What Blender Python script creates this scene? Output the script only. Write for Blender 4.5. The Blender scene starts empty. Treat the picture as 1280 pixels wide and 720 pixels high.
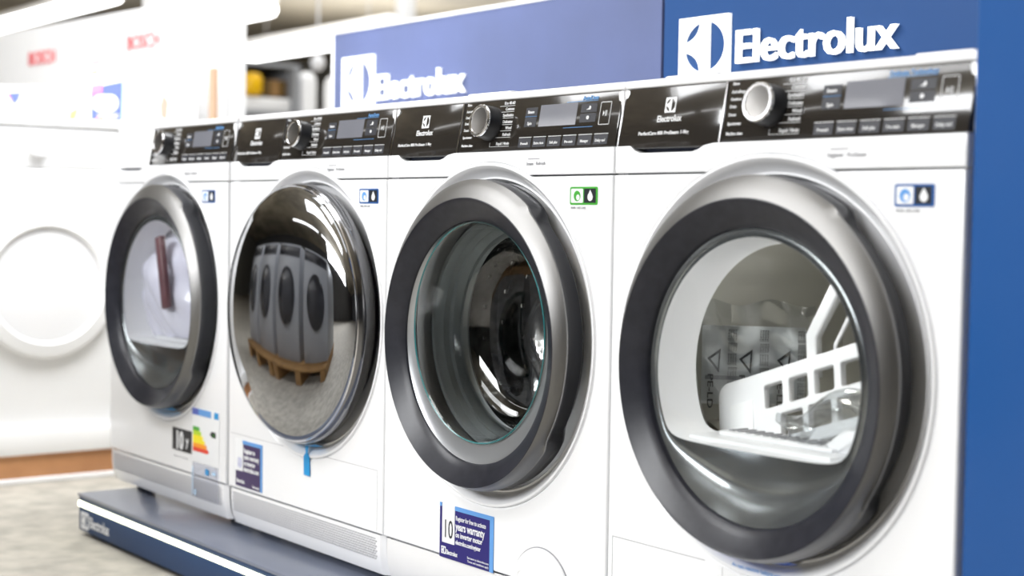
import bpy, bmesh, math, random
from mathutils import Matrix, Vector
random.seed(4)
PI = math.pi
sc = bpy.context.scene
COL = sc.collection
# ------------------------------------------------------------------ materials
def mat(name, color, rough=.5, metal=0., coat=0., spec=.5, noise=None, bump=None, emit=None, estr=1.):
    m = bpy.data.materials.new(name); m.use_nodes = True
    nt = m.node_tree; b = nt.nodes['Principled BSDF']
    b.inputs['Base Color'].default_value = (*color, 1); b.inputs['Roughness'].default_value = rough
    b.inputs['Metallic'].default_value = metal; b.inputs['Coat Weight'].default_value = coat
    b.inputs['Coat Roughness'].default_value = .04
    b.inputs['Specular IOR Level'].default_value = spec
    tc = nt.nodes.new('ShaderNodeTexCoord')
    if noise:
        sca, amt, col2 = noise
        n = nt.nodes.new('ShaderNodeTexNoise'); n.inputs['Scale'].default_value = sca
        n.inputs['Detail'].default_value = 5
        mx = nt.nodes.new('ShaderNodeMix'); mx.data_type = 'RGBA'
        mx.inputs[6].default_value = (*color, 1); mx.inputs[7].default_value = (*col2, 1)
        mr = nt.nodes.new('ShaderNodeMapRange'); mr.inputs[1].default_value = .35; mr.inputs[2].default_value = .65
        mr.inputs[4].default_value = amt
        nt.links.new(tc.outputs['Object'], n.inputs['Vector']); nt.links.new(n.outputs['Fac'], mr.inputs[0])
        nt.links.new(mr.outputs[0], mx.inputs[0]); nt.links.new(mx.outputs[2], b.inputs['Base Color'])
    if bump:
        sca, st = bump
        n = nt.nodes.new('ShaderNodeTexNoise'); n.inputs['Scale'].default_value = sca
        bp = nt.nodes.new('ShaderNodeBump'); bp.inputs['Strength'].default_value = st; bp.inputs['Distance'].default_value = .002
        nt.links.new(tc.outputs['Object'], n.inputs['Vector']); nt.links.new(n.outputs['Fac'], bp.inputs['Height'])
        nt.links.new(bp.outputs[0], b.inputs['Normal'])
    if emit:
        b.inputs['Emission Color'].default_value = (*emit, 1); b.inputs['Emission Strength'].default_value = estr
    return m
def clear(name, tint=(1, 1, 1), rough=.02, boost=1., base=.0, ior=1.45):
    m = bpy.data.materials.new(name); m.use_nodes = True; nt = m.node_tree
    for n in list(nt.nodes):
        if n.type != 'OUTPUT_MATERIAL': nt.nodes.remove(n)
    out = nt.nodes['Material Output']
    t = nt.nodes.new('ShaderNodeBsdfTransparent'); t.inputs[0].default_value = (*tint, 1)
    g = nt.nodes.new('ShaderNodeBsdfGlossy'); g.inputs['Roughness'].default_value = rough
    fr = nt.nodes.new('ShaderNodeFresnel'); fr.inputs[0].default_value = ior
    ma = nt.nodes.new('ShaderNodeMath'); ma.operation = 'MULTIPLY_ADD'; ma.inputs[1].default_value = boost; ma.inputs[2].default_value = base
    ma.use_clamp = True
    mx = nt.nodes.new('ShaderNodeMixShader')
    nt.links.new(fr.outputs[0], ma.inputs[0]); nt.links.new(ma.outputs[0], mx.inputs[0])
    nt.links.new(t.outputs[0], mx.inputs[1]); nt.links.new(g.outputs[0], mx.inputs[2])
    nt.links.new(mx.outputs[0], out.inputs['Surface'])
    return m
def brushed(name, color, rough):
    m = mat(name, color, rough, 1.)
    nt = m.node_tree; b = nt.nodes['Principled BSDF']
    tc = nt.nodes.new('ShaderNodeTexCoord'); gr = nt.nodes.new('ShaderNodeTexNoise')
    mp = nt.nodes.new('ShaderNodeMapping'); mp.inputs['Scale'].default_value = (300, 300, 8)
    nt.links.new(tc.outputs['Object'], mp.inputs[0]); nt.links.new(mp.outputs[0], gr.inputs['Vector'])
    r = nt.nodes.new('ShaderNodeMapRange'); r.inputs[3].default_value = rough - .04; r.inputs[4].default_value = rough + .06
    nt.links.new(gr.outputs['Fac'], r.inputs[0]); nt.links.new(r.outputs[0], b.inputs['Roughness'])
    return m
M = dict(
    enamel=mat('white_enamel', (.86, .865, .88), .16, coat=.6, noise=(3, .3, (.84, .85, .87))),
    enamel2=mat('white_worktop', (.88, .88, .89), .25, noise=(3, .3, (.85, .85, .87))),
    kick=mat('kick_white', (.76, .755, .75), .4, noise=(20, .3, (.72, .72, .72))),
    grille=mat('grille_grey', (.42, .42, .44), .5, noise=(20, .3, (.38, .38, .4))),
    groove=mat('seam_grey', (.32, .32, .34), .6, noise=(20, .3, (.26, .26, .28))),
    silver=brushed('ring_silver', (.235, .232, .228), .42),
    ringside=mat('ring_side_charcoal', (.035, .036, .042), .3, noise=(30, .4, (.045, .045, .05))),
    trim=mat('black_trim', (.013, .014, .020), .30, spec=.35, noise=(60, .4, (.03, .03, .04))),
    cone=mat('inner_cone', (.42, .43, .44), .3, metal=.75, noise=(4, .5, (.34, .35, .37))),
    conedark=mat('grey_inner_panel', (.30, .31, .32), .24, metal=.85, noise=(5, .6, (.24, .25, .27))),
    black=mat('black_plastic', (.012, .012, .014), .35, noise=(40, .4, (.02, .02, .022))),
    pglass=mat('panel_black_gloss', (.022, .019, .016), .12, coat=.4, noise=(2, .6, (.035, .03, .025))),
    screen=mat('screen_grey', (.16, .165, .19), .2, coat=.5, noise=(6, .4, (.2, .2, .23))),
    button=mat('button_grey', (.05, .052, .06), .25, noise=(30, .4, (.06, .06, .07))),
    mark=mat('marking_white', (.75, .76, .77), .5, noise=(50, .2, (.7, .7, .72))),
    markblue=mat('marking_blue', (.12, .3, .6), .5, noise=(50, .2, (.1, .28, .55))),
    chrome=mat('chrome', (.85, .85, .88), .12, metal=1., noise=(10, .2, (.8, .8, .83))),
    knobface=brushed('knob_face', (.36, .35, .34), .3),
    mirror=mat('smoked_mirror', (.40, .41, .43), .045, metal=1., noise=(2, .4, (.36, .37, .39))),
    darkchrome=mat('dark_chrome', (.25, .25, .26), .15, metal=1., noise=(8, .3, (.2, .2, .21))),
    steel=mat('drum_steel', (.52, .51, .47), .38, metal=.35, noise=(10, .4, (.5, .5, .47))),
    steelshade=mat('drum_steel_shaded', (.30, .30, .29), .25, metal=.7, noise=(30, .9, (.05, .05, .05))),  # darker copy of the drum steel: the weaker light is put into the colour
    gasket=mat('gasket_grey', (.74, .78, .80), .3, coat=.4, noise=(8, .4, (.24, .27, .3))),
    plastic=mat('white_plastic', (.84, .84, .86), .35, noise=(8, .3, (.8, .8, .83))),
    glass=clear('door_glass', (.96, .98, .97), boost=.8),
    bowl=clear('bowl_glass', (.95, .975, .975), boost=1.3, base=.03, ior=1.5),
    clearlabel=clear('clear_label', (.95, .96, .99), rough=.3, boost=.3, base=.0),
    film=clear('plastic_film', (.88, .9, .91), rough=.12, boost=1.6, base=.10),
    navy=mat('navy_panel', (.011, .078, .27), .42, spec=.25, noise=(3, .3, (.05, .115, .31))),
    navyhaze=mat('navy_header_hazed', (.105, .128, .235), .6, spec=.2, noise=(3, .3, (.15, .19, .41))),  # left copy paled: light haze and blowout are put into the colour
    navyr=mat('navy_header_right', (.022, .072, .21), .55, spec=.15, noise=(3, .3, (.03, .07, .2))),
    navyd=mat('navy_platform', (.018, .048, .125), .5, spec=.2, noise=(12, .3, (.015, .04, .11))),
    slate=mat('slate_platform_top', (.16, .18, .24), .3, coat=.2, noise=(9, .4, (.13, .15, .2))),
    lens=mat('added_lamp_lens', (.9, .9, .85), .3, emit=(1, 1, .95), estr=1.5, noise=(5, .1, (.88, .88, .84))),  # glowing lens of the lamp added inside the dryer drums
    letter=mat('white_lettering', (.95, .96, .93), .4, emit=(1, 1, .95), estr=.6, noise=(5, .1, (.9, .93, .88))),
    whitevinyl=mat('white_vinyl', (.85, .86, .88), .5, noise=(5, .1, (.8, .82, .85))),
    led=mat('led_strip', (.9, .95, .8), .4, emit=(1, 1, .72), estr=2.6),
    tube=mat('lamp_tube', (.95, .95, .95), .4, emit=(1, 1, 1), estr=5.),
    paper=mat('sticker_paper', (.8, .81, .82), .5, noise=(20, .2, (.76, .77, .79))),
    purple=mat('label_indigo', (.028, .022, .15), .5, spec=.2, noise=(20, .3, (.03, .027, .15))),
    purple2=mat('label_plum', (.045, .025, .10), .3, noise=(20, .3, (.04, .022, .09))),
    skyblue=mat('sticker_sky_blue', (.12, .32, .68), .35, noise=(20, .3, (.1, .29, .62))),
    blue=mat('sticker_blue', (.02, .10, .32), .35, noise=(20, .3, (.018, .09, .29))),
    tape=mat('tape_blue', (.01, .28, .62), .35, noise=(20, .3, (.01, .25, .57))),
    tape2=mat('tape_royal_blue', (.03, .12, .58), .35, noise=(20, .3, (.03, .11, .53))),
    green=mat('sticker_green', (.06, .36, .04), .35, noise=(20, .3, (.05, .33, .04))),
    ink=mat('black_ink', (.012, .014, .02), .4, noise=(20, .3, (.015, .016, .02))),
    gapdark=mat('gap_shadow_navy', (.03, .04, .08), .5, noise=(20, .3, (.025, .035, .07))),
    red=mat('lettering_red', (.80, .16, .17), .5, noise=(9, .2, (.78, .14, .15))),
    pink=mat('card_pink', (.85, .22, .42), .5, noise=(9, .2, (.8, .2, .4))),
    coral=mat('card_coral', (.85, .28, .22), .5, noise=(9, .2, (.8, .25, .2))),
    orange=mat('card_orange', (.9, .42, .2), .5, noise=(9, .2, (.85, .4, .2))),
    lav=mat('card_lavender', (.45, .45, .75), .5, noise=(9, .2, (.42, .42, .7))),
    cardblue=mat('card_blue', (.10, .14, .5), .5, noise=(9, .2, (.09, .12, .45))),
    cardsky=mat('card_light_blue', (.5, .72, .95), .5, noise=(9, .2, (.48, .7, .92))),
    mint=mat('card_mint', (.35, .75, .6), .5, noise=(9, .2, (.33, .7, .57))),
    wood=mat('plinth_wood', (.55, .27, .12), .5, noise=(7, .8, (.38, .17, .07))),
    tan=mat('pale_tan_wood', (.45, .30, .20), .6, noise=(9, .6, (.4, .26, .17))),
    palletwood=mat('pallet_wood', (.42, .24, .09), .6, noise=(9, .8, (.3, .16, .06))),
    white=mat('display_white', (.9, .9, .9), .4, noise=(3, .2, (.88, .88, .88))),
    yellow=mat('yellow_plastic', (.95, .55, .0), .4, noise=(5, .3, (.9, .45, .0))),
    brown=mat('brown_box', (.16, .09, .02), .6, noise=(5, .4, (.12, .07, .015))),
    greyapp=mat('grey_appliance', (.38, .39, .41), .3, noise=(3, .3, (.27, .28, .3))),
    darkapp=mat('dark_appliance', (.03, .03, .035), .15, noise=(3, .3, (.025, .025, .03))),
    e_g=mat('energy_green', (.08, .38, .05), .5, noise=(20, .2, (.07, .35, .05))),
    e_l=mat('energy_lime', (.45, .65, .03), .5, noise=(20, .2, (.42, .6, .03))),
    e_y=mat('energy_yellow', (.9, .75, .02), .5, noise=(20, .2, (.85, .7, .02))),
    e_o=mat('energy_orange', (.9, .32, .02), .5, noise=(20, .2, (.85, .3, .02))),
    e_r=mat('energy_red', (.75, .06, .03), .5, noise=(20, .2, (.7, .05, .03))),
)
# ------------------------------------------------------------------ helpers
class MB:
    def __init__(s): s.bm = bmesh.new(); s.mats = []
    def mi(s, m):
        if m not in s.mats: s.mats.append(m)
        return s.mats.index(m)
    def box(s, x0, x1, y0, y1, z0, z1, m, bev=0., seg=2, mtx=None):
        t = bmesh.new(); bmesh.ops.create_cube(t, size=1)
        for v in t.verts: v.co = Vector((x0 + (v.co.x + .5) * (x1 - x0), y0 + (v.co.y + .5) * (y1 - y0), z0 + (v.co.z + .5) * (z1 - z0)))
        if bev: bmesh.ops.bevel(t, geom=t.edges[:], offset=bev, segments=seg, profile=.5, affect='EDGES')
        s.take(t, m, mtx)
    def take(s, t, m, mtx=None):
        if mtx: t.transform(mtx)
        i = s.mi(m)
        for f in t.faces: f.material_index = i
        me = bpy.data.meshes.new('t'); t.to_mesh(me); t.free(); s.bm.from_mesh(me); bpy.data.meshes.remove(me)
    def add_mesh(s, me, m, mtx):
        me.transform(mtx); i = s.mi(m)
        for p in me.polygons: p.material_index = i
        s.bm.from_mesh(me); bpy.data.meshes.remove(me)
    def shape(s, loops, y, depth, m, bev=0., mtx=None, res=3):
        """2-D outline (x,z) with holes, front face at y, thickness depth going back"""
        cu = bpy.data.curves.new('c', 'CURVE'); cu.dimensions = '2D'; cu.fill_mode = 'BOTH'
        for lp in loops:
            sp = cu.splines.new('POLY'); sp.points.add(len(lp) - 1)
            for p, (a, b) in zip(sp.points, lp): p.co = (a, b, 0, 1)
            sp.use_cyclic_u = True
        cu.extrude = max(depth / 2 - bev, 1e-5)
        if bev: cu.bevel_depth = bev; cu.bevel_resolution = res; cu.offset = -bev
        o = bpy.data.objects.new('c', cu); me = bpy.data.meshes.new_from_object(o)
        T = Matrix.Translation((0, y + depth / 2, 0)) @ Matrix.Rotation(PI / 2, 4, 'X')
        if mtx: T = mtx @ T
        me.materials.clear()
        s.add_mesh(me, m, T); bpy.data.objects.remove(o); bpy.data.curves.remove(cu)
    def text(s, txt, size, x, z, m, y=0., bold=0., align='LEFT', depth=.0004, sx=1., mtx=None, rot=0., space=1.):
        cu = bpy.data.curves.new('t', 'FONT'); cu.body = txt; cu.size = size; cu.align_x = align
        cu.extrude = depth / 2; cu.offset = bold * size; cu.resolution_u = 3; cu.space_character = space
        o = bpy.data.objects.new('t', cu); me = bpy.data.meshes.new_from_object(o)
        T = Matrix.Translation((x, y - depth / 2, z)) @ Matrix.Rotation(-rot, 4, 'Y') @ Matrix.Rotation(PI / 2, 4, 'X') @ Matrix.Diagonal((sx, 1, 1, 1))
        if mtx: T = mtx @ T
        me.materials.clear()
        s.add_mesh(me, m, T); bpy.data.objects.remove(o); bpy.data.curves.remove(cu)
    def revolve(s, prof, cx, cz, m, seg=96, a0=0., a1=2 * PI, fn=None, mtx=None):
        """prof: (r, y[, dz]); fn(theta,i,r,y)->(r,y)"""
        t = bmesh.new(); full = abs(a1 - a0 - 2 * PI) < 1e-6; n = seg if full else seg + 1
        rows = []
        for k in range(n):
            th = a0 + (a1 - a0) * k / seg; row = []
            for i, p in enumerate(prof):
                r, y = p[0], p[1]; dz = p[2] if len(p) > 2 else 0
                if fn: r, y = fn(th, i, r, y)
                row.append(t.verts.new((cx + r * math.cos(th), y, cz + dz + r * math.sin(th))))
            rows.append(row)
        for k in range(seg):
            a = rows[k]; b = rows[(k + 1) % n]
            for i in range(len(prof) - 1): t.faces.new((a[i], a[i + 1], b[i + 1], b[i]))
        bmesh.ops.remove_doubles(t, verts=t.verts[:], dist=1e-6)
        bmesh.ops.recalc_face_normals(t, faces=t.faces[:])
        s.take(t, m, mtx)
    def grid(s, f, nu, nv, m, mtx=None):
        t = bmesh.new(); V = [[t.verts.new(f(i / nu, j / nv)) for j in range(nv + 1)] for i in range(nu + 1)]
        for i in range(nu):
            for j in range(nv): t.faces.new((V[i][j], V[i + 1][j], V[i + 1][j + 1], V[i][j + 1]))
        s.take(t, m, mtx)
    def tube(s, pts, r, m, seg=12, caps=True):
        t = bmesh.new(); P = [Vector(p) for p in pts]; rings = []
        for k, p in enumerate(P):
            d = (P[min(k + 1, len(P) - 1)] - P[max(k - 1, 0)]).normalized()
            a = d.orthogonal().normalized() if k == 0 else (rings_a - d * rings_a.dot(d)).normalized()
            rings_a = a; b = d.cross(a)
            rr = r[k] if isinstance(r, (list, tuple)) else r
            rings.append([t.verts.new(p + (a * math.cos(2 * PI * j / seg) + b * math.sin(2 * PI * j / seg)) * rr) for j in range(seg)])
        for k in range(len(P) - 1):
            for j in range(seg): t.faces.new((rings[k][j], rings[k][(j + 1) % seg], rings[k + 1][(j + 1) % seg], rings[k + 1][j]))
        if caps: t.faces.new(rings[0][::-1]); t.faces.new(rings[-1])
        s.take(t, m)
    def build(s, name, parent=None, loc=(0, 0, 0), smooth=35, label=None):
        me = bpy.data.meshes.new(name); s.bm.to_mesh(me); s.bm.free()
        for m in s.mats: me.materials.append(m)
        if smooth:
            me.polygons.foreach_set('use_smooth', [True] * len(me.polygons)); me.set_sharp_from_angle(angle=math.radians(smooth))
        o = bpy.data.objects.new(name, me); COL.objects.link(o); o.location = loc
        if parent: o.parent = parent
        if label: o['label'] = label
        return o
def empty(name, loc, rz=0.):
    o = bpy.data.objects.new(name, None); COL.objects.link(o); o.location = loc; o.rotation_euler = (0, 0, rz); o.empty_display_size = .05
    return o
def tag(o, label=None, cat=None, group=None, kind=None):
    if label: o['label'] = label
    if cat: o['category'] = cat
    if group: o['group'] = group
    if kind: o['kind'] = kind
    return o
def structure(name, fn):
    mb = MB(); fn(mb); return tag(mb.build(name), kind='structure')
def rect(x0, x1, z0, z1): return [(x0, z0), (x1, z0), (x1, z1), (x0, z1)]
def rrect(x0, x1, z0, z1, r, n=5):
    P = []
    for cx, cz, a in ((x1 - r, z1 - r, 0), (x0 + r, z1 - r, PI / 2), (x0 + r, z0 + r, PI), (x1 - r, z0 + r, 1.5 * PI)):
        P += [(cx + r * math.cos(a + PI / 2 * i / n), cz + r * math.sin(a + PI / 2 * i / n)) for i in range(n + 1)]
    return P
def circ(cx, cz, r, n=96): return [(cx + r * math.cos(2 * PI * i / n), cz + r * math.sin(2 * PI * i / n)) for i in range(n)]
def emblem_loops(x, z, w, h):
    """square badge with three cut-outs: two leaves on the left and a half moon on the right"""
    cx, cz, r = x + w / 2, z + h / 2, w * .42; k = h / w
    P = lambda a, rr=r: (cx + rr * math.cos(a), cz + rr * math.sin(a) * 1.0)
    out = [rect(x, x + w, z, z + h)]
    def sc_(pt): return (pt[0], cz + (pt[1] - cz) * k)
    R_ = math.radians
    up = [P(R_(a)) for a in range(100, 171, 7)]
    A, B = up[-1], up[0]; Cc = (cx - r * .22, cz + r * .28)
    inn = [((1 - t) ** 2 * A[0] + 2 * t * (1 - t) * Cc[0] + t * t * B[0], (1 - t) ** 2 * A[1] + 2 * t * (1 - t) * Cc[1] + t * t * B[1]) for t in [i / 8 for i in range(1, 8)]]
    leaf = up + inn
    out.append([sc_(p) for p in leaf]); out.append([sc_((p[0], 2 * cz - p[1])) for p in leaf][::-1])
    xr = cx + r * .22; a1 = math.acos(.22)
    out.append([sc_(P(-a1 + 2 * a1 * i / 20)) for i in range(21)])
    return out
# ------------------------------------------------------------------ washing machines and dryers
PANEL_A = math.atan2(.0148, .0817)
RING_R = .2473; CZ = .466
def angdiff(a, b): return (a - b + PI) % (2 * PI) - PI
def ring_fn(th, i, r, y):
    d = angdiff(th, math.radians(8))       # grip pocket on the right side
    k = max(0., min(1., (math.radians(50) - abs(d)) / math.radians(8))); k = k * k * (3 - 2 * k)
    if i in (0, 1, 2): r -= .013 * k
    if i == 2: y -= .006 * k
    if i == 3: y -= .009 * k; r += .0006 * k
    if i == 4: y -= .009 * k; r += .0006 * k
    return r, y
def machine(name, label, cat, xr, w, kind, group=None):
    cx = xr - w / 2; root = empty(name, (cx, .3, 0)); tag(root, label, cat)
    OFF = (0, -.3, 0); hw = w / 2; X = lambda a: a + hw; dc = X(-.3065)      # a is measured from the right edge
    if kind == 'dome': dc = X(-.281)
    def B(mb, n, par=root, **k): return mb.build(n, par, OFF if par is root else (0, 0, 0), **k)
    # cabinet shell
    mb = MB(); e = M['enamel']
    mb.box(-hw, -hw + .012, .012, .585, .02, .838, e, .004); mb.box(hw - .012, hw, .012, .585, .02, .838, e, .004)
    mb.box(-hw + .01, hw - .01, .57, .584, .02, .838, e); mb.box(-hw + .01, hw - .01, .03, .575, .02, .035, e)
    B(mb, 'cabinet')
    for sx in (-1, 1):
        for yy in (.06, .54):
            mb = MB(); mb.revolve([(0, 0), (.02, 0), (.022, .004), (.016, .008), (.012, .024), (0, .024)], 0, 0, M['black'], 20, mtx=Matrix.Translation((sx * (hw - .06), yy, 0)) @ Matrix.Rotation(PI / 2, 4, 'X'))
            o = B(mb, 'foot')
    # front panel with round hole
    mb = MB()
    arch = [(hw, .0915), (hw, .7163), (dc + .1115, .7163)]
    mb.shape([rect(-hw + .0005, hw - .0005, .0915, .7163), ], -.0035, .02, e, .005) if False else None
    A0 = math.asin((.7163 - CZ) / .2745)
    lp = [(hw - .0005, .0915), (hw - .0005, .7163), (dc + .2745 * math.cos(A0), .7163)]
    n = 100; a_s = A0; a_e = A0 - (2 * PI - (PI - 2 * A0))
    lp += [(dc + .2745 * math.cos(a_s + (a_e - a_s) * i / n), CZ + .2745 * math.sin(a_s + (a_e - a_s) * i / n)) for i in range(1, n)]
    lp += [(dc - .2745 * math.cos(A0), .7163), (-hw + .0005, .7163), (-hw + .0005, .0915)]
    mb.shape([lp], -.005, .03, e, .004, res=4)
    B(mb, 'front_panel')
    # fascia above the seam with grip recess under the drawer
    mb = MB(); A1 = math.asin((.7185 - CZ) / .2745)
    lp = [(-hw + .0005, .7185)] + [(dc + .2745 * math.cos(PI - A1 - (PI - 2 * A1) * i / 24), CZ + .2745 * math.sin(PI - A1 - (PI - 2 * A1) * i / 24)) for i in range(25)] + [(hw - .0005, .7185), (hw - .0005, .757)]
    gx0, gx1 = -hw + .04, -hw + .168
    dip = [(gx1 + .03, .757), (gx1 + .012, .7545), (gx1, .749), (gx1 - .012, .7465), (gx0 + .012, .7465), (gx0, .750), (gx0 - .01, .757)]
    lp += dip + [(-hw + .0005, .757)]
    mb.shape([lp], -.004, .03, e, .003, res=3)
    B(mb, 'fascia')
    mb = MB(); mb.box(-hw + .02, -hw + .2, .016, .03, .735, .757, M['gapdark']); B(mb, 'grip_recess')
    mb = MB(); mb.box(-hw + .012, hw - .012, .012, .024, .714, .721, M['groove']); B(mb, 'seam')
    mb = MB(); mb.text('Hygienic · ProSteam' if kind != 'bowl' else 'Steam · Refresh', .0075, X(-.205), .7335, M['groove'], -.0043, align='LEFT'); mb.box(X(-.20), X(-.172), -.0046, -.004, .7425, .7438, M['groove'])
    B(mb, 'fascia_print')
    # dished surround
    mb = MB()
    mb.revolve([(.2742, .004), (.2742, -.0035), (.2725, -.0062), (.269, -.0062), (.2655, -.0035), (.262, .001), (.256, .008), (.2515, .0105), (.2485, .010), (.246, .013), (.244, .024), (.20, .034)], dc, CZ, e, 128)
    B(mb, 'door_surround')
    # kick plate (curves back towards the floor)
    mb = MB()
    def kp(u, v):
        z = .018 + .072 * v; y = -.0035 + .010 * (1 - v) ** 3
        x = -hw + .0006 + (w - .0012) * u
        e_ = min(u, 1 - u) * w; y += .008 * max(0, 1 - e_ / .012) ** 2
        return (x, y, z)
    mb.grid(kp, 60, 10, M['kick'] if kind == 'bowl' else e)
    mb.box(-hw + .002, hw - .002, .014, .03, .018, .089, e)
    if kind in ('dome', 'dryer_far'):
        for i in range(62):
            for j in range(9):
                x = -hw + .022 + i * (w - .05) / 61; z = .046 + j * .0045
                if j % 2: x += .0045
                v = (z - .018) / .072; y = -.0035 + .010 * (1 - v) ** 3
                mb.box(x - .0032, x + .0032, y - .0011, y + .001, z - .0012, z + .0012, M['grille'])
    B(mb, 'kick_plate')
    # worktop
    mb = MB()
    mb.box(-hw - .001, hw + .001, .0145, .6, .8385, .8505, M['enamel2'], .0035, 3)
    B(mb, 'worktop')
    if kind in ('dryer', 'bowl'):
        mb = MB()
        spots = [(-.12, -.035), (-.56, -.455)] if kind == 'dryer' else [(-.44, -.32)]
        mb.bm.free()
        for a, b in spots:
            mb = MB(); mb.box(X(a), X(b), .05, .09, .850, .8575, M['enamel2'], .003); B(mb, 'worktop_cap')
    # control panel
    T = Matrix.Translation((0, 0, .757)) @ Matrix.Rotation(-PANEL_A, 4, 'X')
    H = .0828; dv = X(-.3965)
    mb = MB(); mb.box(-hw + .004, hw - .004, .008, .02, 0, H, M['black'], mtx=T)
    B(mb, 'panel_backing')
    mb = MB(); mb.box(dv + .0012, hw - .003, 0, .01, .0008, H, M['pglass'], .0018, mtx=T)
    cp = B(mb, 'control_panel')
    mb = MB(); mb.box(-hw + .003, dv - .0012, -.0004, .0098, -.004, H, M['enamel2'] if kind == 'dryer_far' else M['pglass'], .002, mtx=T)
    dr = B(mb, 'detergent_drawer' if kind in ('bowl', 'dryer_far') else 'water_drawer')
    mb = MB(); mb.box(dv - .0014, dv + .0014, -.0012, .008, -.002, H, M['chrome'], mtx=T)
    B(mb, 'chrome_strip')
    mb = MB(); mb.box(-hw + .0004, -hw + .0032, -.0008, .008, 0, H, M['chrome'], mtx=T); B(mb, 'chrome_strip')
    if kind != 'dryer_far':
        mb = MB()
        mb.shape(emblem_loops(X(-.5125), .045, .0215, .0215), -.0009, .0004, M['mark'], mtx=T)
        mb.text('Electrolux', .0125, X(-.501), .0325, M['mark'], -.0006, .02, 'CENTER', sx=.95, mtx=T)
        mb.text('PerfectCare 800 ProSteam 1-9kg', .0068, X(-.577) if kind != 'dryer' else X(-.560), .0145, M['mark'], -.0006, .02, sx=1.12, mtx=T)
        B(mb, 'drawer_print', dr)
    mb = MB(); mk = M['mark']
    words = ['Eco 40-60', 'Cottons', 'Synthetics', 'Delicates', 'Wool', 'Refresh', 'Rapid 14min']
    zs = [.0735, .0640, .0540, .0435, .0335, .0230, .0085]
    for wd, z in zip(words, zs):
        mb.text(wd, .0068, X(-.2575), z + .0014, mk, -.0004, .015, 'RIGHT', mtx=T)
        mb.box(X(-.2965) if z > .02 else X(-.308), X(-.2575), -.0005, 0, z - .0012, z - .0006, mk, mtx=T)
    mb.box(X(-.309), X(-.3084), -.0005, 0, .0073, .0145, mk, mtx=T)
    for wd, z in zip(['Rinse', 'Anti-allergy', 'Outdoor', 'Drain', 'Duvet', 'Sportswear', 'Machine clean'], [.0765, .0655, .0555, .0455, .0345, .0225, .009]):
        mb.text(wd, .0060, X(-.386), z, mk, -.0004, .015, 'LEFT', mtx=T, sx=.9)
    mb.text('AutoDose' if kind != 'dryer' else 'Delicate Technology', .0085, X(-.0545), .0725, M['markblue'], -.0004, .02, 'RIGHT', mtx=T)
    mb.box(X(-.128), X(-.0555), -.0005, 0, .0705, .0712, M['markblue'], mtx=T)
    mb.box(X(-.128), X(-.060), -.0005, 0, .0315, .0321, M['markblue'], mtx=T)
    for i, wd in enumerate(['Prewash', 'Extra rinse', 'Soft plus', 'Pre-stain', 'Manager', 'Delay end']):
        x = X(-.2335 + i * .0362); mb.box(x, x + .031, -.0005, 0, .0198, .0206, mk, mtx=T)
        mb.text(wd, .0058, x + .0155, .0085, mk, -.0007, .015, 'CENTER', mtx=T, sx=.95)
    for i, wd in enumerate(['Steam', 'Spin']):
        mb.text(wd, .0066, X(-.212), .0575 - i * .018, mk, -.0008, .02, 'CENTER', mtx=T)
    mb.box(X(-.226), X(-.197), -.0008, 0, .0525, .0530, M['markblue'], mtx=T)
    mb.shape([rrect(X(-.0475), X(-.0235), .0335, .0675, .002), rrect(X(-.0467), X(-.0243), .0343, .0667, .0016)], -.0006, .0004, mk, mtx=T)
    mb.shape([[(X(-.0395), .0545), (X(-.0365), .0505), (X(-.0395), .0465)]], -.0009, .0004, mk, mtx=T)
    mb.box(X(-.0345), X(-.0335), -.001, 0, .0465, .0545, mk, mtx=T); mb.box(X(-.032), X(-.031), -.001, 0, .0465, .0545, mk, mtx=T)
    mb.shape([circ(X(-.0735), .0455, .0028, 16)], -.001, .0004, mk, mtx=T)
    mb.shape([[(X(-.079), .0575), (X(-.0735), .0595), (X(-.072), .0635), (X(-.069), .0615), (X(-.070), .0575)]], -.001, .0004, mk, mtx=T)
    B(mb, 'panel_print', cp)
    mb = MB(); mb.box(X(-.190), X(-.101), -.0004, .002, .0360, .0695, M['screen'], mtx=T); B(mb, 'display', cp)
    for i in range(6):
        mb = MB(); x = X(-.2335 + i * .0362); mb.box(x, x + .031, -.0004, .001, .0045, .0190, M['button'], mtx=T); B(mb, 'button', cp)
    for x0, x1, z0, z1 in ((-.226, -.197, .0535, .0668), (-.226, -.197, .0365, .0518), (-.092, -.0555, .0535, .0665), (-.092, -.0555, .0385, .0518)):
        mb = MB(); mb.box(X(x0), X(x1), -.0004, .001, z0, z1, M['button'], mtx=T); B(mb, 'button', cp)
    # knob
    kx, kz = X(-.311), .0447
    mb = MB(); mb.revolve([(.0275, 0), (.0278, -.006), (.0268, -.0085), (.0262, -.022), (.0255, -.0245), (.0235, -.0255)], kx, kz, M['black'], 48, mtx=T)
    kb = B(mb, 'programme_knob')
    mb = MB(); mb.revolve([(.0260, -.0235), (.0262, -.0262), (.0250, -.0278), (.0212, -.0278), (.0203, -.0266)], kx, kz, M['chrome'], 48, mtx=T); B(mb, 'chrome_ring', kb)
    mb = MB(); mb.revolve([(.0203, -.0266), (.016, -.0262), (.008, -.0256), (0, -.0254)], kx, kz, M['knobface'], 48, mtx=T); B(mb, 'knob_face', kb)
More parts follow.
